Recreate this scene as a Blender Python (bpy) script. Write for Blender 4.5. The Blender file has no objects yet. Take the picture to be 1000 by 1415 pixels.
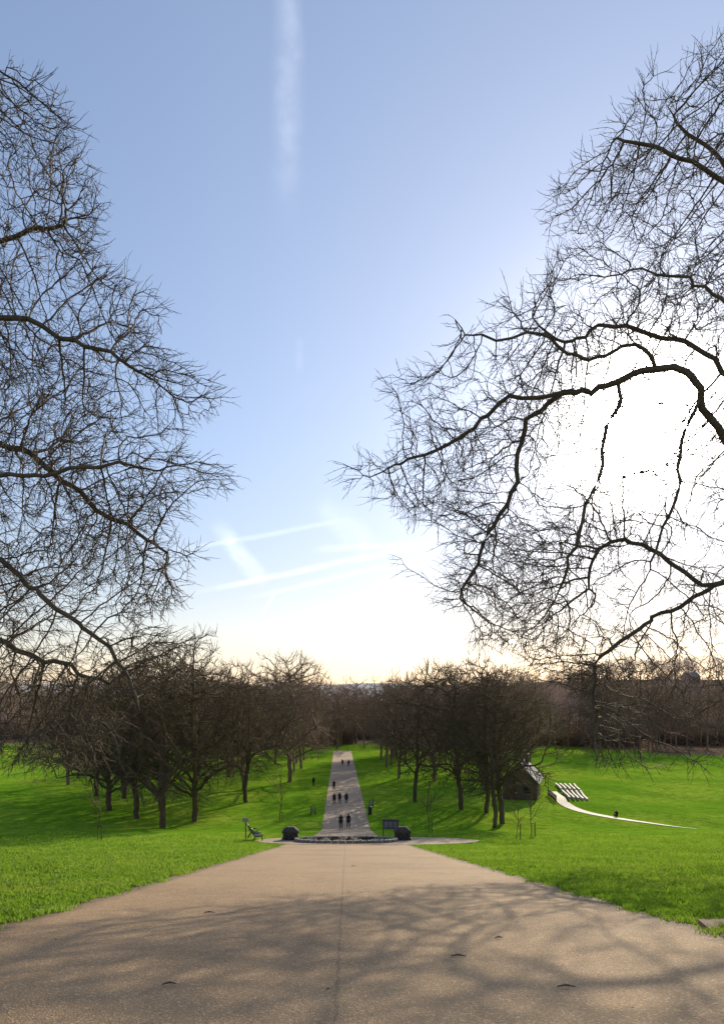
import bpy, math, random, time
import numpy as np
from mathutils import Vector, Euler
T0=time.time()
rng=np.random.default_rng(7); random.seed(7)
sc=bpy.context.scene
sc.view_settings.view_transform='Standard'; sc.view_settings.look='None'
sc.view_settings.exposure=0; sc.view_settings.gamma=1
COL=sc.collection

# ------------------------------------------------------------ camera
cam=bpy.data.cameras.new("camera"); co=bpy.data.objects.new("camera",cam); COL.objects.link(co)
co.location=(0,0,0); co.rotation_euler=(math.radians(90),0,0)
cam.lens=24; cam.sensor_width=36; cam.shift_y=0.168; cam.shift_x=0.0155
cam.clip_start=0.1; cam.clip_end=20000
sc.camera=co

# ------------------------------------------------------------ sun + sky
SAZ=math.radians(23.3); SEL=math.radians(19.1)
sd=Vector((math.sin(SAZ)*math.cos(SEL),math.cos(SAZ)*math.cos(SEL),math.sin(SEL)))
sl=bpy.data.lights.new("sun",'SUN'); sl.energy=5.0; sl.angle=math.radians(0.53); sl.color=(1.0,0.84,0.60)
so=bpy.data.objects.new("sun",sl); COL.objects.link(so)
so.rotation_euler=(-sd).to_track_quat('-Z','Y').to_euler(); so.location=sd*50

w=bpy.data.worlds.new("World"); sc.world=w; w.use_nodes=True
nt=w.node_tree; N=nt.nodes; L=nt.links; N.clear()
def mth(nt,op,a,b=None,c=None,clamp=False):
    n=nt.nodes.new('ShaderNodeMath'); n.operation=op; n.use_clamp=clamp
    for i,v in enumerate((a,b,c)):
        if v is None: continue
        if isinstance(v,(int,float)): n.inputs[i].default_value=v
        else: nt.links.new(v,n.inputs[i])
    return n.outputs[0]
def sstep(nt,v,a,b,x0=0.0,x1=1.0):
    n=nt.nodes.new('ShaderNodeMapRange'); n.interpolation_type='SMOOTHSTEP'
    nt.links.new(v,n.inputs[0]); n.inputs[1].default_value=a; n.inputs[2].default_value=b
    n.inputs[3].default_value=x0; n.inputs[4].default_value=x1
    return n.outputs[0]
def noise(nt,vec,scale,detail=3,rough=0.5,out=0):
    n=nt.nodes.new('ShaderNodeTexNoise'); n.inputs['Scale'].default_value=scale
    n.inputs['Detail'].default_value=detail; n.inputs['Roughness'].default_value=rough
    if vec is not None: nt.links.new(vec,n.inputs['Vector'])
    return n.outputs[out]
def mixc(nt,f,a,b,mode='MIX'):
    n=nt.nodes.new('ShaderNodeMix'); n.data_type='RGBA'; n.blend_type=mode
    if isinstance(f,(int,float)): n.inputs[0].default_value=f
    else: nt.links.new(f,n.inputs[0])
    for i,v in ((6,a),(7,b)):
        if isinstance(v,tuple): n.inputs[i].default_value=(v[0],v[1],v[2],1)
        else: nt.links.new(v,n.inputs[i])
    return n.outputs[2]
sky=N.new('ShaderNodeTexSky'); sky.sky_type='NISHITA'; sky.sun_disc=False
sky.sun_elevation=SEL; sky.sun_rotation=SAZ; sky.altitude=50; sky.air_density=1.0; sky.dust_density=0.25; sky.ozone_density=1.5
tc=N.new('ShaderNodeTexCoord'); g=tc.outputs['Generated']
sep=N.new('ShaderNodeSeparateXYZ'); L.new(g,sep.inputs[0])
gm=N.new('ShaderNodeGamma'); gm.inputs[1].default_value=0.66; L.new(sky.outputs[0],gm.inputs[0])
skc=mixc(nt,1.0,gm.outputs[0],(1.76,1.81,2.06),'MULTIPLY')
skc=mixc(nt,sstep(nt,sep.outputs[2],0.0,0.36,1.0,0.0),skc,mixc(nt,1.0,skc,(1.02,0.90,0.80),'MULTIPLY'))
bg=N.new('ShaderNodeBackground'); bg.inputs['Strength'].default_value=0.142
L.new(skc,bg.inputs[0])
dp=N.new('ShaderNodeVectorMath'); dp.operation='DOT_PRODUCT'; L.new(g,dp.inputs[0]); dp.inputs[1].default_value=sd
c=mth(nt,'MAXIMUM',dp.outputs['Value'],0.0)
gl=mth(nt,'MULTIPLY',mth(nt,'POWER',c,700.0),110.0)
gl=mth(nt,'ADD',gl,mth(nt,'MULTIPLY',mth(nt,'POWER',c,110.0),1.2))
gl=mth(nt,'ADD',gl,mth(nt,'MULTIPLY',mth(nt,'POWER',c,8.0),0.15))
yy=mth(nt,'MAXIMUM',sep.outputs[1],0.02)
u=mth(nt,'DIVIDE',sep.outputs[0],yy); v=mth(nt,'DIVIDE',sep.outputs[2],yy)
nz=noise(nt,g,9.0,4,0.6); nz2=noise(nt,g,40.0,3,0.6)
nzc=mth(nt,'SUBTRACT',nz,0.5)
def trail(u0,v0,u1,v1,wd,amp,wob=0.02):
    du,dv=u1-u0,v1-v0; l=math.hypot(du,dv); tx,ty=du/l,dv/l
    a=mth(nt,'ADD',mth(nt,'MULTIPLY',mth(nt,'SUBTRACT',u,u0),tx),mth(nt,'MULTIPLY',mth(nt,'SUBTRACT',v,v0),ty))
    b=mth(nt,'ADD',mth(nt,'MULTIPLY',mth(nt,'SUBTRACT',u,u0),-ty),mth(nt,'MULTIPLY',mth(nt,'SUBTRACT',v,v0),tx))
    b=mth(nt,'ADD',b,mth(nt,'MULTIPLY',nzc,wob))
    b=mth(nt,'ABSOLUTE',b)
    m=sstep(nt,b,0.0,wd,1.0,0.0)
    e=mth(nt,'MULTIPLY',sstep(nt,a,0.0,l*0.3),sstep(nt,a,l*0.75,l,1.0,0.0))
    t=mth(nt,'MULTIPLY',mth(nt,'MULTIPLY',m,e),amp)
    return mth(nt,'MULTIPLY',t,sstep(nt,nz2,0.25,0.7,0.45,1.0))
def P2(x,y): return ((x-478)/943,(945-y)/943)
tr=None
for (x0,y0,x1,y1,wd,amp,wob) in [(397,330,398,-260,0.030,0.16,0.035),(413,520,414,460,0.01,0.05,0.0),
        (290,715,375,808,0.02,0.26,0.03),(220,765,500,715,0.006,0.16,0.006),(250,822,610,748,0.007,0.28,0.008),
        (330,830,600,765,0.006,0.16,0.008),(420,760,600,748,0.008,0.16,0.01),(360,850,380,820,0.004,0.2,0.0),(430,690,520,760,0.03,0.12,0.05)]:
    a=P2(x0,y0); b=P2(x1,y1)
    t=trail(a[0],a[1],b[0],b[1],wd,amp,wob)
    tr=t if tr is None else mth(nt,'ADD',tr,t)
tr=mth(nt,'MULTIPLY',tr,sstep(nt,sep.outputs[1],0.05,0.2))
b2=N.new('ShaderNodeBackground'); b2.inputs[0].default_value=(1.0,0.95,0.86,1); L.new(gl,b2.inputs[1])
b3=N.new('ShaderNodeBackground'); b3.inputs[0].default_value=(1.0,0.97,0.93,1); L.new(tr,b3.inputs[1])
def adds(a,b):
    n=N.new('ShaderNodeAddShader'); L.new(a,n.inputs[0]); L.new(b,n.inputs[1]); return n.outputs[0]
out=N.new('ShaderNodeOutputWorld')
L.new(adds(adds(bg.outputs[0],b2.outputs[0]),b3.outputs[0]),out.inputs[0])

# ------------------------------------------------------------ materials
def mat(name,col,rough=0.8,spec=0.3,nscale=None,col2=None,bump=0.0,bscale=None,metal=0.0):
    m=bpy.data.materials.new(name); m.use_nodes=True; t=m.node_tree; p=t.nodes['Principled BSDF']
    p.inputs['Roughness'].default_value=rough; p.inputs['Specular IOR Level'].default_value=spec; p.inputs['Metallic'].default_value=metal
    p.inputs['Base Color'].default_value=(*col,1)
    tcn=t.nodes.new('ShaderNodeTexCoord')
    if nscale:
        f=noise(t,tcn.outputs['Object'],nscale,4,0.6)
        t.links.new(mixc(t,sstep(t,f,0.3,0.7),col,col2 or tuple(x*0.6 for x in col)),p.inputs['Base Color'])
    if bump:
        b=t.nodes.new('ShaderNodeBump'); b.inputs['Strength'].default_value=bump; b.inputs['Distance'].default_value=0.02
        t.links.new(noise(t,tcn.outputs['Object'],bscale or 20,4,0.6),b.inputs['Height']); t.links.new(b.outputs[0],p.inputs['Normal'])
    return m
M_bark=mat("bark_near",(0.15,0.105,0.070),0.8,0.25,3.0,(0.085,0.064,0.045),0.6,14)
M_barkm=mat("bark_mid",(0.15,0.100,0.062),0.9,0.1,0.8,(0.095,0.069,0.044))
M_barkf=mat("bark_far",(0.27,0.185,0.125),0.9,0.1,0.3,(0.20,0.14,0.098))  # distance haze painted into the base colour as paler bark
M_barkff=mat("bark_hazy",(0.48,0.36,0.275),0.9,0.0,0.2,(0.40,0.30,0.23))  # palest bark: stronger distance haze baked into the albedo
M_stone=mat("stone",(0.30,0.26,0.21),0.85,0.3,4.0,(0.17,0.15,0.12),0.7,12)
M_dstone=mat("dark_stone",(0.09,0.075,0.06),0.85,0.3,4.0,(0.05,0.042,0.035),0.8,10)
M_white=mat("pale_concrete",(0.38,0.34,0.28),0.75,0.3,3.0,(0.28,0.25,0.21))
M_iron=mat("black_iron",(0.02,0.02,0.022),0.45,0.5)
M_wood=mat("wood",(0.13,0.085,0.05),0.75,0.3,6.0,(0.08,0.05,0.03))
M_coat=mat("dark_coat",(0.022,0.022,0.028),0.9,0.1); M_coat2=mat("brown_coat",(0.05,0.03,0.025),0.9,0.1); M_coat3=mat("blue_coat",(0.025,0.03,0.05),0.9,0.1)
M_trs=mat("trousers",(0.018,0.02,0.028),0.9,0.1); M_skin=mat("skin",(0.42,0.26,0.19),0.6,0.3); M_hair=mat("hair",(0.035,0.022,0.015),0.7,0.3)
M_brick=mat("dark_brick",(0.16,0.11,0.08),0.9,0.2,2.0,(0.10,0.07,0.055),0.4,25)
M_slate=mat("slate_roof",(0.20,0.19,0.19),0.38,0.6,2.5,(0.14,0.13,0.13),0.2,8)
M_glass=mat("window_glass",(0.02,0.025,0.03),0.1,0.6)
M_board=mat("board_panel",(0.05,0.07,0.10),0.5,0.4,5.0,(0.08,0.09,0.11))
M_leaf=mat("dead_leaf",(0.11,0.055,0.025),0.8,0.2,30.0,(0.06,0.03,0.015))
M_brickp=mat("brick_slab",(0.34,0.22,0.15),0.85,0.2,8.0,(0.24,0.16,0.11),0.4,30)

def geo_pos(t):
    n=t.nodes.new('ShaderNodeNewGeometry'); return n.outputs['Position'],n
M_ground=bpy.data.materials.new("lawn_ground"); M_ground.use_nodes=True
t=M_ground.node_tree; p=t.nodes['Principled BSDF']; pos,_=geo_pos(t)
p.inputs['Roughness'].default_value=0.95; p.inputs['Specular IOR Level'].default_value=0.0
n1=noise(t,pos,0.06,4,0.6); n2=noise(t,pos,0.9,5,0.75); n3=noise(t,pos,5.0,5,0.75)
cg=mixc(t,sstep(t,n1,0.38,0.62),(0.16,0.33,0.018),(0.30,0.42,0.040))
cg=mixc(t,sstep(t,n2,0.40,0.68),cg,(0.12,0.235,0.016))
cg=mixc(t,sstep(t,n3,0.47,0.70),cg,(0.08,0.155,0.014))
spt=t.nodes.new('ShaderNodeSeparateXYZ'); t.links.new(pos,spt.inputs[0])
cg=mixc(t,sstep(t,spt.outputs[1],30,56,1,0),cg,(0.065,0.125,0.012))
yw=mth(t,'ADD',spt.outputs[1],mth(t,'MULTIPLY',mth(t,'SUBTRACT',n1,0.5),60))
xs=sstep(t,spt.outputs[0],60,110,0,55)
yw=mth(t,'ADD',yw,xs)
wm=sstep(t,yw,245,268)
cg=mixc(t,wm,cg,mixc(t,n2,(0.17,0.11,0.07),(0.25,0.17,0.11)))
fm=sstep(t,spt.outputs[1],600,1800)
cg=mixc(t,fm,cg,(0.55,0.52,0.50))  # aerial haze mixed into the ground colour with distance
t.links.new(cg,p.inputs['Base Color'])
b=t.nodes.new('ShaderNodeBump'); b.inputs['Strength'].default_value=0.85; b.inputs['Distance'].default_value=0.15
t.links.new(noise(t,pos,3.0,6,0.75),b.inputs['Height']); t.links.new(b.outputs[0],p.inputs['Normal'])
M_grass=bpy.data.materials.new("grass_blade"); M_grass.use_nodes=True
t=M_grass.node_tree; t.nodes.clear(); pos,gn=geo_pos(t)
o=t.nodes.new('ShaderNodeOutputMaterial'); d=t.nodes.new('ShaderNodeBsdfDiffuse'); tl=t.nodes.new('ShaderNodeBsdfTranslucent'); gs=t.nodes.new('ShaderNodeBsdfGlossy')
n1=noise(t,pos,0.30,4,0.6); n2=noise(t,pos,1.6,5,0.75)
cb=mixc(t,gn.outputs['Random Per Island'],(0.050,0.135,0.010),(0.18,0.33,0.020))
cb=mixc(t,sstep(t,n1,0.42,0.66),cb,(0.23,0.31,0.04))
cb=mixc(t,sstep(t,n2,0.46,0.68,0,0.85),cb,(0.040,0.085,0.010))
t.links.new(cb,d.inputs[0])
cb2=mixc(t,0.35,cb,(0.42,0.66,0.05)); t.links.new(cb2,tl.inputs[0])
gs.inputs['Roughness'].default_value=0.45; gs.inputs[0].default_value=(0.6,0.6,0.5,1)
m1=t.nodes.new('ShaderNodeMixShader'); m1.inputs[0].default_value=0.5; t.links.new(d.outputs[0],m1.inputs[1]); t.links.new(tl.outputs[0],m1.inputs[2])
m2=t.nodes.new('ShaderNodeMixShader'); m2.inputs[0].default_value=0.03; t.links.new(m1.outputs[0],m2.inputs[1]); t.links.new(gs.outputs[0],m2.inputs[2])
t.links.new(m2.outputs[0],o.inputs[0])
def asphalt(name,ca,cb_,cc,seam=False):
    m=bpy.data.materials.new(name); m.use_nodes=True; t=m.node_tree; p=t.nodes['Principled BSDF']; pos,_=geo_pos(t)
    f1=noise(t,pos,0.25,5,0.65); f2=noise(t,pos,3.0,5,0.7); f3=noise(t,pos,45.0,3,0.8)
    vo=t.nodes.new('ShaderNodeTexVoronoi'); vo.inputs['Scale'].default_value=60; t.links.new(pos,vo.inputs['Vector'])
    c1=mixc(t,sstep(t,f1,0.35,0.68),ca,cb_)
    c1=mixc(t,sstep(t,f2,0.45,0.75,0,0.6),c1,cc)
    c1=mixc(t,sstep(t,f3,0.45,0.72,0,0.8),c1,tuple(x*0.3 for x in ca))
    sp=t.nodes.new('ShaderNodeSeparateColor'); t.links.new(vo.outputs['Color'],sp.inputs[0])
    c1=mixc(t,sstep(t,sp.outputs[0],0.82,0.95,0,0.6),c1,tuple(min(1,x*1.9) for x in ca))
    if seam:
        s=t.nodes.new('ShaderNodeSeparateXYZ'); t.links.new(pos,s.inputs[0])
        xx=mth(t,'ADD',s.outputs[0],mth(t,'MULTIPLY',mth(t,'SUBTRACT',f2,0.5),0.12))
        ab=mth(t,'ABSOLUTE',mth(t,'ADD',xx,0.08))
        c1=mixc(t,sstep(t,ab,0.0,0.03,0.35,0.0),c1,(0.045,0.035,0.028))
        ex=mth(t,'ABSOLUTE',s.outputs[0])
        ex=mth(t,'ADD',ex,mth(t,'MULTIPLY',mth(t,'SUBTRACT',f2,0.5),0.9))
        c1=mixc(t,sstep(t,ex,4.35,4.85,0,0.75),c1,(0.07,0.055,0.035))
    t.links.new(c1,p.inputs['Base Color'])
    p.inputs['Roughness'].default_value=0.8; p.inputs['Specular IOR Level'].default_value=0.25
    b=t.nodes.new('ShaderNodeBump'); b.inputs['Strength'].default_value=0.9; b.inputs['Distance'].default_value=0.018
    h=mth(t,'ADD',f3,mth(t,'MULTIPLY',vo.outputs['Distance'],0.8)); t.links.new(h,b.inputs['Height']); t.links.new(b.outputs[0],p.inputs['Normal'])
    return m
M_asph=asphalt("worn_asphalt",(0.40,0.272,0.155),(0.29,0.195,0.115),(0.46,0.315,0.185),True)
M_asph2=asphalt("path_asphalt",(0.42,0.31,0.215),(0.35,0.26,0.18),(0.46,0.34,0.245))

# ------------------------------------------------------------ mesh helpers
def np_mesh(name,V,Fs,mats,midx=None,smooth=False):
    me=bpy.data.meshes.new(name); V=np.asarray(V,dtype=np.float32)
    me.vertices.add(len(V)); me.vertices.foreach_set('co',V.ravel())
    loops=np.concatenate([f.ravel() for f in Fs]).astype(np.int32)
    tot=np.concatenate([np.full(len(f),f.shape[1]) for f in Fs]).astype(np.int32)
    st=np.concatenate([[0],np.cumsum(tot)[:-1]]).astype(np.int32)
    me.loops.add(len(loops)); me.loops.foreach_set('vertex_index',loops)
    me.polygons.add(len(tot)); me.polygons.foreach_set('loop_start',st); me.polygons.foreach_set('loop_total',tot)
    if smooth: me.polygons.foreach_set('use_smooth',np.ones(len(tot),dtype=bool))
    for m in mats: me.materials.append(m)
    if midx is not None: me.polygons.foreach_set('material_index',np.asarray(midx,dtype=np.int32))
    me.update(calc_edges=True); return me
def obj(name,me,loc=(0,0,0),rz=0,sc_=1,coll=None):
    o=bpy.data.objects.new(name,me); o.location=loc; o.rotation_euler=(0,0,rz)
    o.scale=(sc_,)*3 if isinstance(sc_,(int,float)) else sc_
    (coll or COL).objects.link(o); return o
class MB:
    def __init__(s): s.v=[];s.f=[];s.m=[]
    def add(s,vs,fs,m):
        b=len(s.v); s.v+= [tuple(x) for x in vs]
        for f in fs: s.f.append([i+b for i in f]); s.m.append(m)
    def box(s,c,sz,m=0,rz=0,rx=0,taper=1.0):
        vs=[]
        for z in (-.5,.5):
            k=1 if z<0 else taper
            for x,y in ((-.5,-.5),(.5,-.5),(.5,.5),(-.5,.5)):
                vv=Vector((x*sz[0]*k,y*sz[1]*k,z*sz[2]))
                if rx: vv.rotate(Euler((rx,0,0)))
                if rz: vv.rotate(Euler((0,0,rz)))
                vs.append(vv+Vector(c))
        s.add(vs,[[3,2,1,0],[4,5,6,7],[0,1,5,4],[1,2,6,5],[2,3,7,6],[3,0,4,7]],m)
    def tube(s,pts,rs,n=8,m=0):
        pts=[Vector(p) for p in pts]; vs=[];fs=[]
        for i,p_ in enumerate(pts):
            d=(pts[min(i+1,len(pts)-1)]-pts[max(i-1,0)]).normalized()
            a=d.cross(Vector((0.3,0.1,1)) if abs(d.z)<0.9 else Vector((1,0.2,0))).normalized(); b=d.cross(a)
            for k in range(n):
                q=2*math.pi*k/n; vs.append(p_+(a*math.cos(q)+b*math.sin(q))*rs[i])
        for i in range(len(pts)-1):
            for k in range(n): fs.append([i*n+k,i*n+(k+1)%n,(i+1)*n+(k+1)%n,(i+1)*n+k])
        fs.append(list(range(n))[::-1]); fs.append([(len(pts)-1)*n+k for k in range(n)])
        s.add(vs,fs,m)
    def build(s,name,mats,loc=(0,0,0),rz=0,bevel=0):
        me=bpy.data.meshes.new(name); me.from_pydata(s.v,[],s.f)
        for m in mats: me.materials.append(m)
        me.polygons.foreach_set('material_index',s.m); me.update()
        o=obj(name,me,loc,rz)
        if bevel:
            b=o.modifiers.new('bev','BEVEL'); b.width=bevel; b.segments=2
        return o

# ------------------------------------------------------------ terrain
YK=[-200,-60,0,51,60,80,200,300,600,1500,2500,3500,6000]
ZK=[6,4,-1.4,-12.06,-13.4,-17.1,-21.2,-23,-26,-28,-28,-24,-20]
def ss(x,a,b):
    t_=np.clip((x-a)/(b-a),0,1); return t_*t_*(3-2*t_)
def zt(X,Y):
    X=np.asarray(X,float);Y=np.asarray(Y,float)
    z=sum(np.interp(Y+k,YK,ZK) for k in (-2.,-1.,0.,1.,2.))/5
    m=ss(np.abs(X),8,22)
    z=z+m*(0.16*np.sin(X*0.21+1)*np.cos(Y*0.17)+0.10*np.sin(X*0.5+Y*0.33))*np.clip(1.2-Y/600,0.2,1)
    fade=1-ss(Y,800,1400)
    z=z+(30*ss(Y,300,620)*ss(X,60,260)+16*ss(Y,280,650)*ss(-X,60,260))*fade
    z=z+ss(Y,2400,4200)*(14+9*np.sin(X/310.+.8)+5*np.sin(X/120.))
    return z
def grow_axis(a,step,lim,k=1.12):
    r=[a];s=step
    while r[-1]<lim: s*=k; r.append(r[-1]+s)
    return r
Ys=list(np.arange(-30,110.01,1.0))+grow_axis(110,1.0,6000,1.06)[1:]
Ys=[-200,-150,-100,-60,-45]+Ys
Xp=list(np.arange(0,60,1.5))+grow_axis(60,1.5,5000,1.1)
Xs=sorted(set([-x for x in Xp]+Xp))
Ys=np.array(Ys);Xs=np.array(Xs)
GX,GY=np.meshgrid(Xs,Ys); GZ=zt(GX,GY)
V=np.stack([GX,GY,GZ],-1).reshape(-1,3); nx,ny=len(Xs),len(Ys)
ii=(np.arange(ny-1)[:,None]*nx+np.arange(nx-1)[None]).ravel()
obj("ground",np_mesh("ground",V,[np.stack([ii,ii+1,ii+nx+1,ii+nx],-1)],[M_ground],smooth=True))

def strip(name,ys,cx,hw,m,off=0.004,wob=0.0,ncol=2):
    ys=np.asarray(ys); rows=[]
    for y in ys:
        c_=cx(y); h=hw(y)
        wl=wob*(math.sin(y*1.7)+math.sin(y*4.1+1)+0.6*math.sin(y*9.3)); wr=wob*(math.sin(y*1.3+2)+math.sin(y*5.2)+0.6*math.sin(y*10.1+.5))
        xs_=np.linspace(c_-h+wl,c_+h+wr,ncol)
        rows.append(np.stack([xs_,np.full(ncol,y),zt(xs_,np.full(ncol,y))+off],-1))
    V=np.concatenate(rows); i=(np.arange(len(ys)-1)[:,None]*ncol+np.arange(ncol-1)[None]).ravel()
    return obj(name,np_mesh(name,V,[np.stack([i,i+1,i+ncol+1,i+ncol],-1)],[m]))
yy_=np.unique(np.concatenate([np.arange(-30,52.01,0.25)]))
strip("asphalt_path",yy_,lambda y:0.0,lambda y:4.9,M_asph,0.005,0.03)
strip("footpath",[y for y in Ys if 58<=y<=222],lambda y:-(y-80)/120 if y>80 else 0,lambda y:2.85,M_asph2,0.012,0.03)
def poly_disc(name,cx,cy,rx,ry,off,m,n=64,rings=10,ww=0.0):
    V=[(cx,cy,float(zt(cx,cy))+off)];F3=[];F4=[]
    for r in range(1,rings+1):
        for k in range(n):
            a=2*math.pi*k/n; q=1+(ww*math.sin(5*a)+ww*math.sin(9*a+1) if r==rings else 0)
            x=cx+rx*r/rings*math.cos(a)*q;y=cy+ry*r/rings*math.sin(a)*q
            V.append((x,y,float(zt(x,y))+off))
    for k in range(n): F3.append([0,1+k,1+(k+1)%n])
    for r in range(rings-1):
        for k in range(n): F4.append([1+r*n+k,1+(r+1)*n+k,1+(r+1)*n+(k+1)%n,1+r*n+(k+1)%n])
    return obj(name,np_mesh(name,V,[np.array(F3),np.array(F4)],[m]))
poly_disc("terrace_pavement",1.7,55.2,9.0,4.4,0.03,M_asph2,ww=0.01)

rb=MB()
for k in range(46):
    a=2*math.pi*k/46; x=4.0*math.cos(a); y=54.6+2.4*math.sin(a); z=float(zt(x,y))
    rb.box((x,y,z+0.12),(0.5,0.3,0.3),0,rz=a+math.pi/2+random.uniform(-.1,.1),taper=0.85)
rb.build("stone_kerb_ring",[M_stone],bevel=0.03)
def icos(m,c,r,mi,sq=0.7,jit=0.25):
    phi=(1+5**.5)/2
    vs=[(-1,phi,0),(1,phi,0),(-1,-phi,0),(1,-phi,0),(0,-1,phi),(0,1,phi),(0,-1,-phi),(0,1,-phi),(phi,0,-1),(phi,0,1),(-phi,0,-1),(-phi,0,1)]
    fs=[[0,11,5],[0,5,1],[0,1,7],[0,7,10],[0,10,11],[1,5,9],[5,11,4],[11,10,2],[10,7,6],[7,1,8],[3,9,4],[3,4,2],[3,2,6],[3,6,8],[3,8,9],[4,9,5],[2,4,11],[6,2,10],[8,6,7],[9,8,1]]
    vv=[Vector(v_)*(r/1.9)*(1+random.uniform(-jit,jit)) for v_ in vs]
    m.add([(c[0]+v_.x,c[1]+v_.y,c[2]+v_.z*sq) for v_ in vv],fs,mi)
rb=MB()
for k in range(420):
    a=random.random()*6.283; r=math.sqrt(random.random()); x=3.75*r*math.cos(a); y=54.6+2.15*r*math.sin(a)
    s=random.uniform(0.09,0.24); icos(rb,(x,y,float(zt(x,y))+s*0.3),s,0 if random.random()<.6 else 1)
rb.build("rubble_bed",[M_stone,M_dstone])
def shrub(name,spots,mats,n=220,leaf=0.05):
    V=[];F=[];b=0
    for (x,y,r,h) in spots:
        z=float(zt(x,y))
        for k in range(n):
            d=rng.normal(size=3); d/=np.linalg.norm(d); q=rng.random()**.4*(0.8+0.3*rng.random())
            c_=np.array([x,y,z+h*0.45])+d*q*np.array([r,r,h*0.55])
            a=rng.normal(size=3);a/=np.linalg.norm(a);bb=np.cross(a,rng.normal(size=3));bb/=np.linalg.norm(bb)
            V+= [c_+a*leaf*1.6,c_+bb*leaf,c_-a*leaf*1.6,c_-bb*leaf]; F.append([b,b+1,b+2,b+3]);b+=4
    return obj(name,np_mesh(name,np.array(V),[np.array(F)],mats))
M_shr=mat("shrub_leaf",(0.045,0.06,0.02),0.7,0.3,5.0,(0.07,0.05,0.03))
shrub("low_plants",[(random.uniform(-2.8,2.8),54.6+random.uniform(-1.3,1.3),0.3,0.35) for _ in range(16)],[M_shr],120,0.04)

for (x,y) in ((-4.55,56.0),(4.6,56.0)):
    m=MB(); m.box((0,0,0.3),(1.25,0.9,0.75),0,taper=0.96); m.box((0,0,0.73),(1.38,1.02,0.14),0); m.box((0,0,0.95),(1.3,0.95,0.32),0,taper=0.45)
    m.box((0,0,0.02),(1.45,1.1,0.2),0)
    for k in range(10): icos(m,(random.uniform(-.6,.6),random.uniform(-.5,-.4),random.uniform(0.05,0.65)),0.16,0)
    m.build("stone_pier",[M_dstone],(x,y,float(zt(x,y))),0.05,bevel=0.04)

m=MB()
for sx in (-.62,.62): m.tube([(sx,0,-.1),(sx,0,1.45)],[.05,.05],8,0)
m.box((0,0,1.0),(1.34,0.07,0.75),1); m.box((0,-0.045,1.0),(1.2,0.012,0.62),2); m.box((0,0,1.42),(1.5,0.16,0.07),0)
for k in range(3): m.box((-.38+.38*k,-0.054,1.0),(0.3,0.006,0.48),3)
m.build("information_board",[M_wood,M_board,M_board,M_slate],(3.75,57.5,float(zt(3.75,57.5))+.2),-0.1,bevel=0.01)

def bench(loc,rz,s=1.0):
    m=MB()
    for sx in (-.8,.8):
        m.tube([(sx,-.28,0),(sx,-.30,.22),(sx,-.27,.44),(sx,-.05,.43),(sx,.22,.42),(sx,.30,.62),(sx,.40,.95),(sx,.50,1.02)],[.045]*8,6,0)
        m.tube([(sx,.42,0),(sx,.30,.2),(sx,.2,.42)],[.045]*3,6,0)
        m.tube([(sx,-.27,.44),(sx,-.33,.6),(sx,-.2,.68),(sx,.05,.66),(sx,.33,.7)],[.035]*5,6,0)
    for k in range(5): m.box((0,-.24+.11*k,.455),(1.75,.08,.03),1)
    for k in range(4): m.box((0,.27+.045*k,.56+.12*k),(1.75,.03,.085),1,rx=-.25)
    o=m.build("park_bench",[M_iron,M_iron],loc,rz); o.scale=(s,s,s)
bench((-7.4,56.0,float(zt(-7.4,56.0))),1.9,1.15)
bench((-4.4,92,float(zt(-4.4,92))),1.6); bench((3.6,99,float(zt(3.6,99))),-1.6)
m=MB(); m.tube([(0,0,0),(0,0,.1),(0,0,.8),(0,0,.9)],[.22,.25,.27,.29],14,0); m.tube([(0,0,.9),(0,0,1.02),(0,0,1.1)],[.31,.28,.1],14,0)
m.build("litter_bin",[M_iron],(3.2,91.5,float(zt(3.2,91.5))))
m=MB(); m.tube([(0,0,0),(0,0,1.75)],[.05,.045],8,0); m.box((0,-.05,1.6),(.5,.03,.35),1)
m.build("signpost",[M_wood,M_white],(-8.4,57.2,float(zt(-8.4,57.2))))

m=MB()
for k in range(5): m.box((5.0+.22*k,9.35+.05*k,float(zt(5.2,9.3+.05*k))+0.015),(0.2,0.42,0.07),0,rz=random.uniform(-.1,.1))
m.build("brick_edging",[M_brickp],bevel=0.008)

# ------------------------------------------------------------ pavilion
m=MB(); W_,D_,H_=5.2,8.0,3.1
m.box((0,0,H_/2-.3),(W_,D_,H_+.6),0)
rh=2.7
m.add([(-W_/2,-D_/2-.001,H_),(W_/2,-D_/2-.001,H_),(0,-D_/2-.001,H_+rh-.15),(-W_/2,D_/2,H_),(W_/2,D_/2,H_),(0,D_/2,H_+rh-.15)],[[0,1,2],[5,4,3]],0)
e=.45;ez=H_-e*rh/(W_/2)
for s_ in (-1,1):
    y0,y1=-D_/2-.4,D_/2+.4
    vs=[(0,y0,H_+rh),(0,y1,H_+rh),(s_*(W_/2+e),y1,ez),(s_*(W_/2+e),y0,ez)]
    vs+= [(x,y,z-.14) for x,y,z in vs]
    m.add(vs,[[0,1,2,3],[7,6,5,4],[0,3,7,4],[1,0,4,5],[2,1,5,6],[3,2,6,7]],1)
m.box((-.9,-D_/2-.02,1.0),(.95,.06,2.0),2); m.box((1.2,-D_/2-.02,1.5),(1.1,.06,1.1),3); m.box((1.2,-D_/2-.05,.9),(1.3,.12,.1),4)
for yy0 in (-2.2,0.2,2.4): m.box((W_/2+.02,yy0,1.5),(.06,1.1,1.1),3); m.box((-W_/2-.02,yy0,1.5),(.06,1.1,1.1),3)
m.box((0.6,1.6,H_+rh),(.6,.6,1.5),0); m.box((.6,1.6,H_+rh+.8),(.75,.75,.12),4)
m.build("stone_pavilion",[M_brick,M_slate,M_wood,M_glass,M_stone],(28.3,110,float(zt(28.3,110))),-0.35)
m=MB()
for k in range(9): m.box((0,k*.8,.5),(.12,.12,1.1),0)
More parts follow.
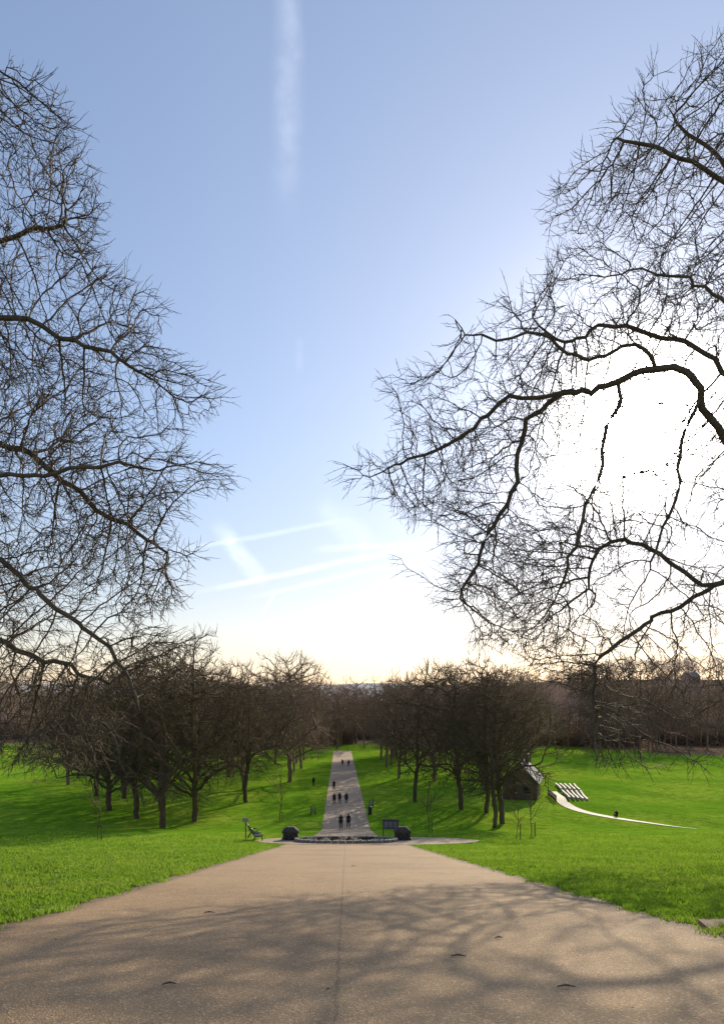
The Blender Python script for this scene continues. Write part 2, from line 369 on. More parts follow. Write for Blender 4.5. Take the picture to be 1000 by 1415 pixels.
m.box((0,3.2,.85),(.06,6.6,.1),0); m.box((0,3.2,.45),(.06,6.6,.1),0)
m.build("wooden_fence",[M_wood],(31.8,103.5,float(zt(31.8,104))),-0.1)
m=MB()
for i in range(5):
    for (f0,f1) in ((0,.46),(.52,1.0)):
        segs=7
        for k in range(segs):
            fa=f0+(f1-f0)*k/segs; fb=f0+(f1-f0)*(k+1)/segs
            pa=(38.6-4.6*fa+i*(.85-.17*fa),126-22*fa); pb=(38.6-4.6*fb+i*(.85-.17*fb),126-22*fb)
            mx,my=(pa[0]+pb[0])/2,(pa[1]+pb[1])/2; l=math.hypot(pb[0]-pa[0],pb[1]-pa[1])
            m.box((mx,my,float(zt(mx,my))+.12+.05*(5-i)),(.30,l-.25,.4),0,rz=-math.atan2(pb[0]-pa[0],pb[1]-pa[1]))
m.build("stone_steps",[mat("pale_step_stone",(0.50,0.46,0.40),0.75,0.3,3.0,(0.36,0.33,0.28)),M_stone],bevel=0.02)
pts=[(34.9,116),(33.6,108),(32.6,102),(32.9,96),(34.3,91),(36.2,86.5),(39.0,82),(41,80)]
def catm(P,n=8):
    o_=[]
    for i in range(len(P)-1):
        p0=P[max(i-1,0)];p1=P[i];p2=P[i+1];p3=P[min(i+2,len(P)-1)]
        for k in range(n):
            t_=k/n; o_.append(tuple(0.5*((2*b_)+(-a_+c_)*t_+(2*a_-5*b_+4*c_-d_)*t_**2+(-a_+3*b_-3*c_+d_)*t_**3) for a_,b_,c_,d_ in zip(p0,p1,p2,p3)))
    o_.append(P[-1]); return o_
cp=catm(pts); V=[];F=[]
for i,(x,y) in enumerate(cp):
    a=cp[max(i-1,0)];b_=cp[min(i+1,len(cp)-1)]; dx,dy=b_[0]-a[0],b_[1]-a[1]; l=math.hypot(dx,dy); nx_,ny_=-dy/l,dx/l
    hw=0.8 if i<len(cp)-20 else max(0.25,0.8*(len(cp)-i)/20)
    for s_ in (-1,0,1):
        xx,yy2=x+nx_*hw*s_,y+ny_*hw*s_; V.append((xx,yy2,float(zt(xx,yy2))+.06))
for i in range(len(cp)-1):
    for k in (0,1): F.append([i*3+k,i*3+k+1,i*3+k+4,i*3+k+3])
obj("concrete_path",np_mesh("concrete_path",np.array(V),[np.array(F)],[M_white]))

# ------------------------------------------------------------ trees
def colonize(P,par,A,di,dk,step,iters,jit=0.12,trop=(0,0,0),maxch=3):
    P=[np.array(x,float) for x in P]; par=list(par)
    A=A.copy(); nd=np.full(len(A),1e9); ni=np.zeros(len(A),int); nch={}
    new=list(range(len(P))); trop=np.array(trop)
    for it in range(iters):
        NP=np.array([P[i] for i in new]); idx=np.array(new)
        for s in range(0,len(NP),1500):
            B=NP[s:s+1500]
            D2=(A**2).sum(1)[:,None]+(B**2).sum(1)[None]-2*A@B.T
            j=D2.argmin(1); dm=np.sqrt(np.maximum(D2[np.arange(len(A)),j],0))
            u_=dm<nd; nd[u_]=dm[u_]; ni[u_]=idx[s:s+1500][j[u_]]
        keep=nd>dk; A=A[keep];nd=nd[keep];ni=ni[keep]
        if len(A)==0: break
        act=nd<di
        if not act.any(): break
        un,inv=np.unique(ni[act],return_inverse=True)
        PA=np.array([P[i] for i in un]); d=A[act]-PA[inv]; d/=np.linalg.norm(d,axis=1)[:,None]+1e-9
        S=np.zeros((len(un),3)); np.add.at(S,inv,d)
        S/=np.linalg.norm(S,axis=1)[:,None]+1e-9
        S+=rng.normal(size=S.shape)*jit+trop; S/=np.linalg.norm(S,axis=1)[:,None]
        new=[]
        for k,i in enumerate(un):
            c_=nch.get(i,0)
            if c_>=maxch: continue
            nch[i]=c_+1
            P.append(PA[k]+S[k]*step); par.append(int(i)); new.append(len(P)-1)
        if not new: break
    return np.array(P),np.array(par)
def counts(par):
    n=len(par); cnt=[0]*n; pl=par.tolist()
    for i in range(n-1,0,-1):
        if cnt[i]==0: cnt[i]=1
        if pl[i]>=0: cnt[pl[i]]+=cnt[i]
    if cnt[0]==0: cnt[0]=1
    return np.array(cnt)
def dirs(P,par):
    D=P-P[np.maximum(par,0)]; D[par<0]=(0,0,1); l=np.linalg.norm(D,axis=1)[:,None]; return D/np.maximum(l,1e-9)
def shoots(P,par,src,spread,seg,nseg,wig=0.2,up=0.0,rad=None):
    D=dirs(P,par)[src]+rng.normal(size=(len(src),3))*spread; D[:,2]+=up
    if rad is not None:
        C=P[src]-np.array(rad[0]); C/=np.linalg.norm(C,axis=1)[:,None]+1e-9; D=D+C*rad[1]
    D/=np.linalg.norm(D,axis=1)[:,None]; cur=P[src]; pi=src; Ps=[P];pa=[par]; n=len(P); outi=[]
    L_=seg*rng.uniform(0.6,1.4,len(src))[:,None]
    for s in range(nseg):
        cur=cur+D*L_; Ps.append(cur); pa.append(pi); pi=np.arange(n,n+len(src)); outi.append(pi); n+=len(src)
        D=D+rng.normal(size=D.shape)*wig; D[:,2]+=up*0.5; D/=np.linalg.norm(D,axis=1)[:,None]
    return np.concatenate(Ps),np.concatenate(pa),np.concatenate(outi)
def tree_mesh(name,P,par,r0,ex,m,thick_sides=8):
    cnt=counts(par); n=len(P); R=r0*cnt.astype(float)**ex
    cl=cnt.tolist(); pl=par.tolist(); mb=[-1]*n; bs=[0]*n
    for i in range(1,n):
        q=pl[i]
        if q>=0 and cl[i]>bs[q]: bs[q]=cl[i]; mb[q]=i
    main=np.array(mb); D=dirs(P,par)
    hm=main>=0; D2=D.copy(); D2[hm]=D[hm]+D[main[hm]]; D2/=np.linalg.norm(D2,axis=1)[:,None]+1e-9
    ch=np.where(par>=0)[0]; pr=par[ch]; ism=main[pr]==ch
    sr=np.where(ism,R[pr],np.minimum(R[ch]*1.15,R[pr])); sdv=np.where(ism[:,None],D2[pr],D[ch])
    er=R[ch]; er=np.where(main[ch]<0,er*0.45,er)
    def ring(C,Dv,Rr,K):
        ref=np.tile(np.array([0.31,0.17,0.93]),(len(C),1)); bad=np.abs((Dv*ref).sum(1))>0.985; ref[bad]=(1,0,0)
        a=np.cross(Dv,ref); a/=np.linalg.norm(a,axis=1)[:,None]; b_=np.cross(Dv,a)
        q=2*np.pi*np.arange(K)/K
        return C[:,None]+Rr[:,None,None]*(a[:,None]*np.cos(q)[None,:,None]+b_[:,None]*np.sin(q)[None,:,None])
    Vs=[];Fs=[];base=0
    for K,sel in ((thick_sides,sr>r0*6),(3,sr<=r0*6)):
        c_=ch[sel]
        if len(c_)==0: continue
        r1=ring(P[par[c_]],sdv[sel],sr[sel],K); r2=ring(P[c_],D2[c_],er[sel],K)
        V=np.concatenate([r1,r2],1).reshape(-1,3); b0=base+np.arange(len(c_))*2*K
        k=np.arange(K); k2=(k+1)%K
        F=np.stack([b0[:,None]+k,b0[:,None]+k2,b0[:,None]+K+k2,b0[:,None]+K+k],-1).reshape(-1,4)
        Vs.append(V);Fs.append(F);base+=len(V)
    return np_mesh(name,np.concatenate(Vs),[np.concatenate(Fs)],[m],smooth=True)
def polylimb(P,par,start,pts,step=0.3,wig=0.04):
    full=catm([tuple(P[start])]+[tuple(p_) for p_ in pts],6); cur=start; last=np.array(P[start]); idx=[]
    drift=np.zeros(3)
    for q in full[1:]:
        q=np.array(q)
        d=np.linalg.norm(q-last)
        if d<step: continue
        k=int(d//step)
        for j in range(1,k+1):
            drift=drift*0.8+rng.normal(size=3)*wig
            x=last+(q-last)*j/k+drift; P.append(x); par.append(cur); cur=len(P)-1; idx.append(cur)
        last=q
    return idx
def nearest(P,pt): return int(np.argmin([np.linalg.norm(np.array(p_)-np.array(pt)) for p_ in P]))
def lump(V):
    return (np.sin(V[:,0]*1.1+0.7*V[:,2])+np.sin(V[:,1]*1.3+1.7)+np.sin(V[:,2]*1.2-0.8*V[:,0]+2.1)+np.sin(V[:,0]*2.3+V[:,1]*1.9)*.6)

def big_tree(name,tx,ty,prof,limbs,natt,dep,trop,side,S,r0,ex,center,lthr,dens=None,sh=.15):
    zg=float(zt(tx,ty))-0.1
    P=[np.array((tx,ty,zg))]; par=[-1]
    polylimb(P,par,0,[(tx+.2*side,ty+.1,-2.5),(tx-.1*side,ty,1),(tx+.2*side,ty-.2,5),(tx,ty+.3,9),(tx+.4*side,ty,13),(tx,ty,16.5)],0.35)
    for l in limbs:
        s=nearest(P,l[0]); polylimb(P,par,s,l[1:],0.22,0.065)
    zs=[q[0] for q in prof]; rs=[q[1] for q in prof]
    A=[]
    while sum(len(a) for a in A)<natt:
        Q=rng.uniform([-15,-.45,-2.5],[15,1,19.5],(natt*2,3)); R=np.interp(Q[:,2],zs,rs)
        R=R*(1+0.07*np.sin(Q[:,2]*2.3)+0.05*np.sin(Q[:,2]*5.1+1))
        q=np.abs(Q[:,0])/R; ok=q<1; Q=Q[ok];R=R[ok];q=q[ok]
        dd=dep*np.sqrt(1-q*q)*np.clip(R/9,0.4,1.1)+0.6
        Q[:,1]*=dd
        e_=np.sqrt(q**2+ (Q[:,1]/(dep+.6))**2); ok=(rng.random(len(Q))<0.45+0.55*e_)&(rng.random(len(Q))<np.where(Q[:,0]*side>0,0.10,1.0))
        Q=Q[ok]; Q[:,0]+=tx;Q[:,1]+=ty
        Q=Q[lump(Q)>lthr]
        if dens is not None: Q=Q[rng.random(len(Q))<dens(Q)]
        A.append(Q)
    A=np.concatenate(A)[:natt]
    P,par=colonize(P,par,A,2.6,0.25,0.19,110,0.12,trop)
    print(name,'nodes',len(P),time.time()-T0)
    cnt=counts(par); small=np.where((cnt<=6)&(par>=0))[0]
    src=np.concatenate([small,small[rng.random(len(small))<sh]])
    P,par,o1=shoots(P,par,src,0.5,0.16,3,0.16,0.02,(center,0.45))
    o1=o1[rng.random(len(o1))<0.65]
    P,par,o2=shoots(P,par,o1,0.6,0.13,1,0.25,0.05,(center,0.3))
    print(name,'total',len(P),time.time()-T0)
    obj(name,tree_mesh(name,P*S,par,r0*S,ex,M_bark))

profR=[(-2.5,5.5),(-1.5,7.0),(0,7.5),(1.5,10.4),(3,11.6),(4.5,11.4),(5.8,13.0),(7,13.2),(8,12.3),(9,11.5),(10,11.2),(10.9,9.8),(11.6,8.2),(13,7.6),(14.5,7.6),(16,6.4),(17.5,5.0),(19,3.4),(19.5,1)]
limbsR=[
 [(14,20,3.2),(12.6,19.5,4.6),(11.1,19.3,6.3),(10.0,19.2,8.0),(8.95,19.2,8.9),(7.6,19.3,8.6),(6.2,19.5,8.3),(4.8,19.4,8.1),(3.4,19.8,7.3),(1.9,20,6.6),(0.6,20,6.1)],
 [(8.95,19.2,8.9),(7.8,18.8,9.5),(6.4,18.8,9.0),(5.2,18.8,9.7),(4.0,18.8,9.5),(2.9,19,10.1)],
 [(6.2,19.5,8.3),(5.5,20.3,7.4),(5.2,20.6,5.6),(4.3,20.8,3.9),(3.5,21,2.4)],
 [(7.6,19.3,8.6),(7.3,18.6,6.6),(6.5,18.5,4.4),(6.1,18.5,2.6)],
 [(10.0,19.2,8.0),(9.2,18.8,6.4),(8.8,18.6,4.8),(8.2,18.5,3.0)],
 [(14,20,1.8),(12.6,20.4,3.2),(11.1,20.6,3.0),(9.8,20.8,2.2),(8.5,20.8,1.6),(7.5,20.6,0.9),(7.3,20.4,-0.8)],
 [(11.1,20.6,3.0),(9.5,21.5,4.2),(8.3,21.8,4.4),(7.7,22,2.8)],
 [(14,20,7),(12,21,9.2),(10.6,21.4,10.6),(8.6,21.6,11.5),(7.2,21.8,11.1),(5.9,22,11.8)],
 [(14,20,10),(12.2,19.4,12.2),(10.8,19.2,14),(8.8,19.2,15.0),(7.8,19.2,15.4)],
 [(14,20,12),(12.6,21,15),(11.2,21.3,17),(10.2,21.4,18.2)],
 [(14,20,5),(12.8,18.6,6.8),(11.6,18,8.2),(10.2,17.8,10),(8.8,17.8,10.8),(7.4,18,11.0)],
 [(14,20,6),(16.5,21,9),(19.5,21,11),(22,21,12)],[(14,20,3),(17,19,5),(21,19,7)],[(14,20,9),(16,19,13),(18,19,16)]]
def densR(Q):
    k=np.full(len(Q),.62); k=np.where((Q[:,0]>8.2)&(Q[:,2]<6.5),0.17,k); k=np.where((Q[:,0]<8.2)&(Q[:,2]<5.8),1.0,k); return k
big_tree("bare_tree",14.0,20.0,profR,limbsR,12000,4.6,(0,0,-0.10),1,1.35,0.0055,0.315,(13,20,9),-0.75,densR,.35)
profL=[(-2.5,6.0),(-1.5,8.0),(0,9.0),(1.4,9.3),(3,9.0),(5.4,9.6),(7.3,9.7),(9.5,9.3),(10.6,8.6),(12,7.4),(13.4,6.4),(15,6.5),(16.4,6.3),(17.5,5.0),(18.6,3.6),(19.5,1)]
limbsL=[
 [(-14,20,1.5),(-12,19.5,4.0),(-10.1,19.2,3.8),(-8.6,19,2.8),(-7.2,19,1.5),(-6.2,19,0.6),(-5.6,19,-0.8)],
 [(-14,20,0.6),(-12,21,2.0),(-10.2,21.3,1.2),(-8.8,21.4,0.4),(-7.0,21.5,-0.2)],
 [(-14,20,4),(-12,21,7.2),(-10.1,21.4,7.3),(-8.6,21.5,6.4),(-6.8,21.6,4.9),(-5.4,21.6,4.0)],
 [(-14,20,6.5),(-12,19,9.6),(-10.1,18.8,10.0),(-8.0,18.8,9.6),(-6.2,19,9.0)],
 [(-14,20,3),(-11.8,18.6,5.2),(-10,18.2,5.8),(-8,18.2,5.6),(-6,18.4,6.0)],
 [(-14,20,9),(-12,20.6,12.6),(-10.2,21,13.8),(-8.4,21,14.0)],
 [(-14,20,11),(-12.6,19.4,15),(-11,19.2,17),(-10,19,17.8)],
 [(-14,20,5),(-16.5,21,9),(-19.5,21,11)],[(-14,20,3),(-17,19,5),(-21,19,7)]]
big_tree("bare_tree",-14.2,20.0,profL,limbsL,12500,4.4,(0,0,-0.06),-1,1.2,0.0060,0.32,(-15,20,8),-1.0,None,.5)

def park_tree(name,h,cr,cb_,natt,r0,seed,lean=0,light=False,sides=7):
    global rng
    rng=np.random.default_rng(seed)
    P=[np.array((0,0,-0.3))];par=[-1]
    th=cb_*h
    polylimb(P,par,0,[(0.1,0,th*.5),(lean*.5,0.1,th),(lean,0.1,h*.55),(lean,0,h*.8)],0.5,0.06)
    nl=7
    for k in range(nl):
        a=2*math.pi*k/nl+rng.uniform(-.3,.3); z0=th*(0.8+0.10*k); s=nearest(P,(lean*.6,0,z0)); r1=cr*rng.uniform(.55,.8)
        polylimb(P,par,s,[(math.cos(a)*r1*.45,math.sin(a)*r1*.45,z0+h*.10),(math.cos(a)*r1,math.sin(a)*r1,z0+h*rng.uniform(.10,.3))],0.5,0.08)
    A=[]
    n=0
    while n<natt:
        Q=rng.uniform(-1,1,(natt*3,3)); r=np.linalg.norm(Q,axis=1); az=np.arctan2(Q[:,1],Q[:,0])
        lim=1+0.13*np.sin(az*3+seed)+0.1*np.sin(Q[:,2]*5+seed)+.08*np.sin(az*5+Q[:,2]*4)
        Q=Q[(r<lim*.92)&(r>0.25)]
        Q[:,:2]*= (1.0-0.25*np.clip(Q[:,2],0,1))[:,None]
        Q=Q*np.array([cr,cr,h*(1-cb_*0.75)/2])+np.array([lean*.6,0,h*(1+cb_*0.75)/2])
        Q=Q[lump(Q*0.7+seed)>-0.7]; A.append(Q); n+=len(Q)
    A=np.concatenate(A)[:natt]
    P,par=colonize(P,par,A,4.5,0.75 if not light else 1.0,0.5 if not light else .7,60,0.14,(0,0,0.03))
    cnt=counts(par); small=np.where((cnt<=4)&(par>=0))[0]
    src=np.concatenate([small,small[rng.random(len(small))<.7]]) if not light else small
    rad=((0,0,h*.5),.5)
    P,par,o1=shoots(P,par,src,0.5,0.36 if not light else .6,3 if not light else 2,0.16,0.08,rad)
    o1=o1[rng.random(len(o1))<0.7]
    P,par,o2=shoots(P,par,o1,0.6,0.30 if not light else .5,1,0.2,0.06,rad)
    return tree_mesh(name,P,par,r0,0.352,M_barkm,sides)
VAR=[park_tree("tree_a",19,9.8,0.18,1350,0.0175,11),park_tree("tree_b",20,8.4,0.24,1200,0.0175,12,0.8),
     park_tree("tree_c",19,7.0,0.28,1000,0.0175,13,-0.5),park_tree("tree_d",20,10.2,0.15,1450,0.0175,14,0.3)]
VARL=[park_tree("wood_a",19,8.0,0.3,400,0.034,31,0,True,4),park_tree("wood_b",20,6.4,0.32,360,0.034,32,0.8,True,4),
     park_tree("wood_c",21,5.4,0.36,320,0.034,33,-0.5,True,4),park_tree("wood_d",18,8.6,0.25,430,0.034,34,.3,True,4)]
SP=park_tree("young_tree_mesh",5.2,1.1,0.42,70,0.010,15)
print('variants',time.time()-T0,[len(v_.polygons) for v_ in VAR+VARL])
def put(me,x,y,s,rz,name="bare_tree",m=None,coll=None,sz=None):
    o=obj(name,me,(x,y,float(zt(x,y))),rz,(s,s,sz or s),coll)
    if m is not None: o.material_slots[0].link='OBJECT'; o.material_slots[0].material=m
    return o
random.seed(3)
mid=[(-21.7,81,1.05,0,1.08),(-19.0,86,1.0,3,1.22),(-27.2,89,1.1,1,1.0),(-26,97,1.15,0,1.25),(-15,103,1.05,2,1.02),(-33,95,1.1,3,.95),(-10.8,131,1.2,0,1.32),(-41,112,1.1,1,1.05),(-18,120,1.1,3,1.15),(-35,108,1.1,0,1.15),
 (17.7,82,.86,2,.86),(19.3,84.5,1.0,1,.92),(18.9,92,1.0,2,1.05),(16,95,1.05,1,1.05),(10.6,103.5,1.0,2,1.0),(17,131,1.1,0,1.25),(24,118,1.1,1,1.2),(10.6,138,1.0,1,1.08),
 (-10.5,160,.95,1,1.2),(9.7,163,.92,2,1.1),(-11.5,186,.9,1,1.1),(9.6,188,.9,1,1.1),(-24,140,1.1,3,1.2),(24,150,1.1,3,1.25),(15,172,1.0,0,1.2),(-18,172,1.,2,1.3),(31,138,.95,1,1.2),(-52,128,1.0,0,1.05),(-34,130,1.1,1,1.25)]
for k,(x,y,s,vi,sz) in enumerate(mid):
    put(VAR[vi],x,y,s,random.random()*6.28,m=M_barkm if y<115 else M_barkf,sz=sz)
wc=bpy.data.collections.new("woodland")
def wood(n,fx,fy,m,smin,smax,cond=None):
    c_=0
    while c_<n:
        y=random.uniform(*fy); x=random.uniform(fx[0](y),fx[1](y))
        if cond and not cond(x,y): continue
        s=random.uniform(smin,smax)
        put(random.choice(VARL),x,y,s*random.uniform(.85,1.05),random.random()*6.28,"wood_tree",m,wc,sz=s*random.uniform(.9,1.15)); c_+=1
pc=lambda x,y: abs(x+(y-80)/120)>8.5 or (y>228 and abs(x+1.2)>1)
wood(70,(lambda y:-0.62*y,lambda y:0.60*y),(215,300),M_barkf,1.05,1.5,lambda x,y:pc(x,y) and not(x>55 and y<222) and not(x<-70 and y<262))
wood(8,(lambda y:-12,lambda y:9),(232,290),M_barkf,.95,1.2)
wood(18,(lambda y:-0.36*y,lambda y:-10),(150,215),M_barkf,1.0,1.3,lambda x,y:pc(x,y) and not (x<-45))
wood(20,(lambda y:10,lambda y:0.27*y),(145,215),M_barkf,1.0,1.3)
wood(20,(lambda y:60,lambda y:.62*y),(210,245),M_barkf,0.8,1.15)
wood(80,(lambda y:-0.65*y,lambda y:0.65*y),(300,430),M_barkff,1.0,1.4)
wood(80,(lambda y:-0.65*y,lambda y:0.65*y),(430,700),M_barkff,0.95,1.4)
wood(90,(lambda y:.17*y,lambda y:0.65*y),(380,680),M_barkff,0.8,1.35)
we=bpy.data.objects.new("distant_woodland",None); we.instance_type='COLLECTION'; we.instance_collection=wc; COL.objects.link(we)
def brush_mesh():
    n=400
    base=np.column_stack([rng.uniform(-6,6,n),rng.uniform(-2,2,n),np.zeros(n)-.2])
    P=base.copy(); par=np.full(n,-1)
    P,par,o=shoots(P,par,np.arange(n),0.35,0.85,3,0.25,0.1)
    P,par,o2=shoots(P,par,o,0.6,0.5,2,0.2,0.1)
    return tree_mesh("brush",P,par,0.04,0.2,M_barkf,3)
BR=brush_mesh()
uc=bpy.data.collections.new("undergrowth")
for k in range(220):
    y=random.uniform(235,440); x=random.uniform(-.6*y,.6*y)
    if x<-60 and y<268: continue
    put(BR,x,y,random.uniform(1.0,2.3),random.uniform(-.6,.6),"brush",M_barkf if y<320 else M_barkff,uc)
ue=bpy.data.objects.new("undergrowth",None); ue.instance_type='COLLECTION'; ue.instance_collection=uc; COL.objects.link(ue)
for (x,y,s) in [(-19.6,54,.88),(-8.3,86,1.25),(8.5,70,1.0),(14,56,.6),(15.6,57.5,.9)]:
    put(SP,x,y,s,random.random()*6,"young_tree")
    m=MB(); m.tube([(0.28,0,-.2),(0.28,0,1.3)],[.04,.04],6,0); m.box((0.14,0,1.15),(.34,.04,.06),1)
    m.build("tree_stake",[M_wood,M_iron],(x,y,float(zt(x,y))))
for (x,y,rz) in [(232,500,-.4),(262,520,.2)]:
    m=MB(); m.box((0,0,3),(11,8,7),0)
    m.add([(-6,-4.6,6.2),(6,-4.6,6.2),(6,4.6,6.2),(-6,4.6,6.2),(-5.5,0,10.2),(5.5,0,10.2)],[[0,1,5,4],[2,3,4,5],[1,2,5],[3,0,4],[3,2,1,0]],1)
    for sx in (-3.2,0,3.2):
        for z_ in (1.8,4.6): m.box((sx,-4.02,z_),(1.2,.08,1.3),2)
    m.box((3.5,0,10),(1,1,2.4),0)
    m.build("brick_house",[M_brickp,M_slate,M_glass],(x,y,float(zt(x,y))+1),rz)

# ------------------------------------------------------------ people
def person(loc,rz,coat,stride=0.22,h=1.75,seated=False,phase=1,name="person"):
    vs=[];rs=[];es=[]
    def a(p_,r,par_=None):
        vs.append(p_); rs.append(r if isinstance(r,tuple) else (r,r))
        if par_ is not None: es.append((par_,len(vs)-1))
        return len(vs)-1
    if not seated:
        pz=.95
        pel=a((0,0,pz),(.165,.125)); sp_=a((0,0.01,1.13),(.15,.11),pel); chs=a((0,0.02,1.32),(.175,.125),sp_)
        ub=a((0,0.01,1.44),(.12,.09),chs)
    else:
        pz=.14
        pel=a((0,0,pz),(.17,.14)); sp_=a((0,-.04,.34),(.15,.11),pel); chs=a((0,-.03,.55),(.17,.12),sp_); ub=a((0,0.0,.67),(.12,.09),chs)
    zb=vs[ub][2]; yb=vs[ub][1]
    nk=a((0,yb+.01,zb+.08),(.055,.058),ub); hb=a((0,yb+.03,zb+.14),(.075,.085),nk); hm=a((0,yb+.03,zb+.21),(.09,.105),hb); ht=a((0,yb+.025,zb+.285),(.07,.08),hm)
    for s in (-1,1):
        sh=a((s*.185,yb,zb-.02),.068,ub)
        if seated: el=a((s*.24,yb+.12,zb-.24),.048,sh); wr=a((s*.14,yb+.34,zb-.26),.033,el); hd=(s*.10,yb+.42,zb-.25); dv=Vector((-s*.3,.9,.1))
        else:
            sw=-s*phase*stride*.55
            el=a((s*.245,yb+sw*.45-.02,zb-.30),.05,sh); wr=a((s*.25,yb+sw+.03,zb-.54),.034,el); hd=(s*.25,yb+sw+.05,zb-.61); dv=Vector((0,.15,-1))
        pm=a(hd,(.026,.04),wr); dv.normalize(); sd_=Vector((0,1,0)) if not seated else Vector((1,0,0))
        for k,(o_,ln) in enumerate(((-.03,.065),(-.01,.08),(.01,.085),(.03,.075))):
            q=Vector(hd)+dv*.03+sd_*o_; f0=a(tuple(q),.010,pm); f1=a(tuple(q+dv*ln*.55+Vector((-s*.005,0,0))),.009,f0); a(tuple(q+dv*ln+Vector((-s*.02,0,0))),.008,f1)
        q=Vector(hd)-dv*.005+sd_*.04; t0=a(tuple(q),.011,pm); a(tuple(q+dv*.04+sd_*.025),.009,t0)
        if seated:
            hp=a((s*.10,.04,pz),.10,pel); kn=a((s*.15,.42,.44),.065,hp); an=a((s*.14,.62,.08),.042,kn)
        else:
            st=s*phase*stride
            hp=a((s*.10,st*.1,pz-.08),.10,pel); kn=a((s*.12,st*.65+.04,.49),.072,hp); an=a((s*.13,st*(1 if st>0 else 1.1),.09 if st>0 else .12),.05,kn)
        ay=vs[an]; bl=a((ay[0],ay[1]+.12,.05),(.045,.035),an); a((ay[0]*1.05,ay[1]+.19,.04),(.035,.025),bl)
    me=bpy.data.meshes.new("body"); me.from_pydata(vs,es,[]); o=bpy.data.objects.new("tmp",me); COL.objects.link(o)
    sk=o.modifiers.new('s','SKIN'); sk.use_smooth_shade=True
    lay=me.skin_vertices[0].data
    for i,r in enumerate(rs): lay[i].radius=r; lay[i].use_root=(i==0)
    sb=o.modifiers.new('ss','SUBSURF'); sb.levels=2; sb.render_levels=2
    dg=bpy.context.evaluated_depsgraph_get(); ev=o.evaluated_get(dg); m2=bpy.data.meshes.new_from_object(ev)
    bpy.data.objects.remove(o)
    for mm in (coat,M_trs,M_skin,M_hair): 
        m2.materials.append(mm)
    zb_n=zb+.09
    for pl in m2.polygons:
        c_=pl.center; pl.use_smooth=True
        if c_.z>zb_n: pl.material_index=3 if (c_.y<yb+.03 or c_.z>zb+.27) else 2
        elif seated: pl.material_index=1 if (c_.z<.55 and c_.y>.06 and abs(c_.x)<.25 and c_.z<zb-.32) or c_.z<.2 else 0
        else:
            hand=abs(c_.x)>.20 and c_.z<zb-.56
            pl.material_index=2 if hand else (0 if c_.z>.78 else 1)
    mb=MB(); fy=yb+.03
    mb.box((0,fy+.108,zb+.195),(.026,.035,.045),2,taper=.6)
    for s in (-1,1):
        mb.box((s*.092,fy-.005,zb+.2),(.014,.035,.06),2); mb.box((s*.032,fy+.099,zb+.222),(.024,.012,.012),3)
    mb.box((0,fy+.095,zb+.15),(.045,.012,.01),3)
    if not seated:
        n=20; ring=[]
        for (z_,rx_,ry_) in ((1.12,.165,.125),(.95,.195,.155),(.76,.215,.18)):
            ring+= [(rx_*math.cos(6.2832*k/n),ry_*math.sin(6.2832*k/n)+.005,z_) for k in range(n)]
        mb.add(ring,[[r*n+k,(r+1)*n+k,(r+1)*n+(k+1)%n,r*n+(k+1)%n] for r in (0,1) for k in range(n)],0)
    root=obj(name,m2,loc,rz,h/1.75)
    me3=bpy.data.meshes.new("details"); me3.from_pydata(mb.v,[],mb.f)
    for mm in (coat,M_trs,M_skin,M_hair): me3.materials.append(mm)
    me3.polygons.foreach_set('material_index',mb.m); ch=bpy.data.objects.new("face_and_coat_hem",me3); COL.objects.link(ch); ch.parent=root
    return root
def G(x,y,dz=0.012): return (x,y,float(zt(x,y))+dz)
person(G(-.62,80),0,M_coat,.16,1.74,phase=1); person(G(.28,80.3),0.05,M_coat,.2,1.80,phase=-1)
person(G(-1.75,101),0,M_coat,.22,1.72); person(G(-.95,101.5),0,M_coat2,.2,1.74,phase=-1); person(G(.05,101),0,M_coat3,.22,1.78)
person(G(-2.1,118),0.1,M_coat,.2,1.75); person(G(-5.9,124),0.4,M_coat,.15,1.7); person(G(.6,165),0,M_coat2,.2,1.75); person(G(-.9,168),3.1,M_coat,.2,1.7)
person(G(35.8,90.5),2.4,M_coat2,seated=True)

# ------------------------------------------------------------ grass blades
rng=np.random.default_rng(21)
n=480000
Y=np.exp(rng.uniform(math.log(6.5),math.log(66),n)); lim=0.60*Y+1.5
X=rng.uniform(-1,1,n)*lim
edge=4.83+0.10*np.sin(Y*2.1)+0.08*np.sin(Y*5.3+1)+rng.exponential(0.06,n)*-1
keep=(np.abs(X)>edge)
tex=(((X-1.7)/9.2)**2+((Y-55.2)/4.6)**2)>1
keep&=tex&~((Y>56)&(np.abs(X)<3.0))
cl=np.sin(X*2.9+np.sin(Y*2.3)*2)*np.sin(Y*2.7+np.sin(X*2.1)*2)+.6*np.sin(X*7+Y*3)*np.sin(Y*6.1-X*2)
far=np.clip((Y-15)/30,0,1)
keep&=rng.random(n)<np.clip(.72+.45*cl*(1-.5*far),.15,1)
X=X[keep];Y=Y[keep];cl=cl[keep];far=far[keep]; n=len(X); Z=zt(X,Y)
print('blades',n)
H=(0.05+0.05*rng.random(n)+0.034*cl*(1-.5*far))*(1+0.005*Y); W=(0.0038+0.00042*Y)*rng.uniform(.7,1.3,n)
H=np.maximum(H,.02)
a=rng.uniform(0,2*np.pi,n); la=rng.uniform(0,2*np.pi,n); ln=rng.uniform(.2,1.1,n)*H
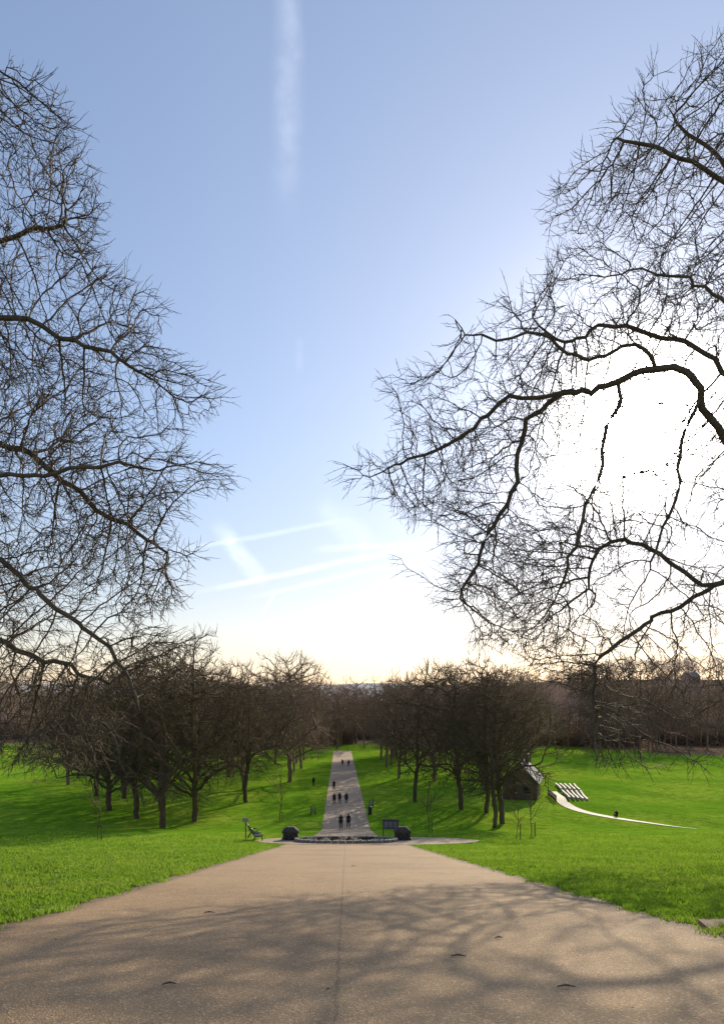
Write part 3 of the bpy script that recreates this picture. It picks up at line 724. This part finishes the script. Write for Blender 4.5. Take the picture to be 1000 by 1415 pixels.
wx,wy=np.cos(a)*W,np.sin(a)*W; lx,ly=np.cos(la)*ln,np.sin(la)*ln
V=np.empty((n,5,3))
V[:,0]=np.stack([X-wx,Y-wy,Z-.01],-1);V[:,1]=np.stack([X+wx,Y+wy,Z-.01],-1)
V[:,2]=np.stack([X+wx*.8+lx*.3,Y+wy*.8+ly*.3,Z+H*.6],-1);V[:,3]=np.stack([X-wx*.8+lx*.3,Y-wy*.8+ly*.3,Z+H*.6],-1)
V[:,4]=np.stack([X+lx,Y+ly,Z+H],-1)
b0=np.arange(n)*5
obj("grass",np_mesh("grass",V.reshape(-1,3),[np.stack([b0,b0+1,b0+2,b0+3],-1),np.stack([b0+3,b0+2,b0+4],-1)],[M_grass]))
V=[];F=[];b=0
for k in range(1100):
    y=math.exp(random.uniform(math.log(4.5),math.log(50))); on=random.random()<.04
    x=random.uniform(-4.8,4.8) if on else random.choice((-1,1))*random.uniform(4.6,4.9+.4*y)
    s=random.uniform(.015,.03)*(1+y*.015)*(0.7 if on else 1.15); an=random.random()*6.28; z=float(zt(x,y))+(.012 if on else .06)
    for (q,r,hh) in ((0,1,.0),(1.2,.6,.3),(2.2,.75,.5),(3.14,1,.1),(4.2,.7,.5),(5.2,.6,.2)):
        V.append((x+s*r*math.cos(an+q),y+s*r*math.sin(an+q)*.8,z+s*hh*.9))
    F.append([b,b+1,b+2,b+3,b+4,b+5]);b+=6
obj("fallen_leaves",np_mesh("fallen_leaves",np.array(V),[np.array(F)],[M_leaf]))
m=MB()
for (x,y) in [(-1.55,6.0),(1.9,5.9),(1.9,8.5),(.25,24),(-2.2,11),(1.2,7.3)]:
    z=float(zt(x,y))+.02; a=random.uniform(-.6,.6); l=random.uniform(.04,.09)
    m.tube([(x-l*math.cos(a),y-l*math.sin(a),z-(-l*math.sin(a))*.209),(x,y+.01,z+.01),(x+l*math.cos(a),y+l*math.sin(a),z-l*math.sin(a)*.209)],[.006,.010,.004],5,0)
m.build("fallen_twigs",[M_bark])
print('done',time.time()-T0)
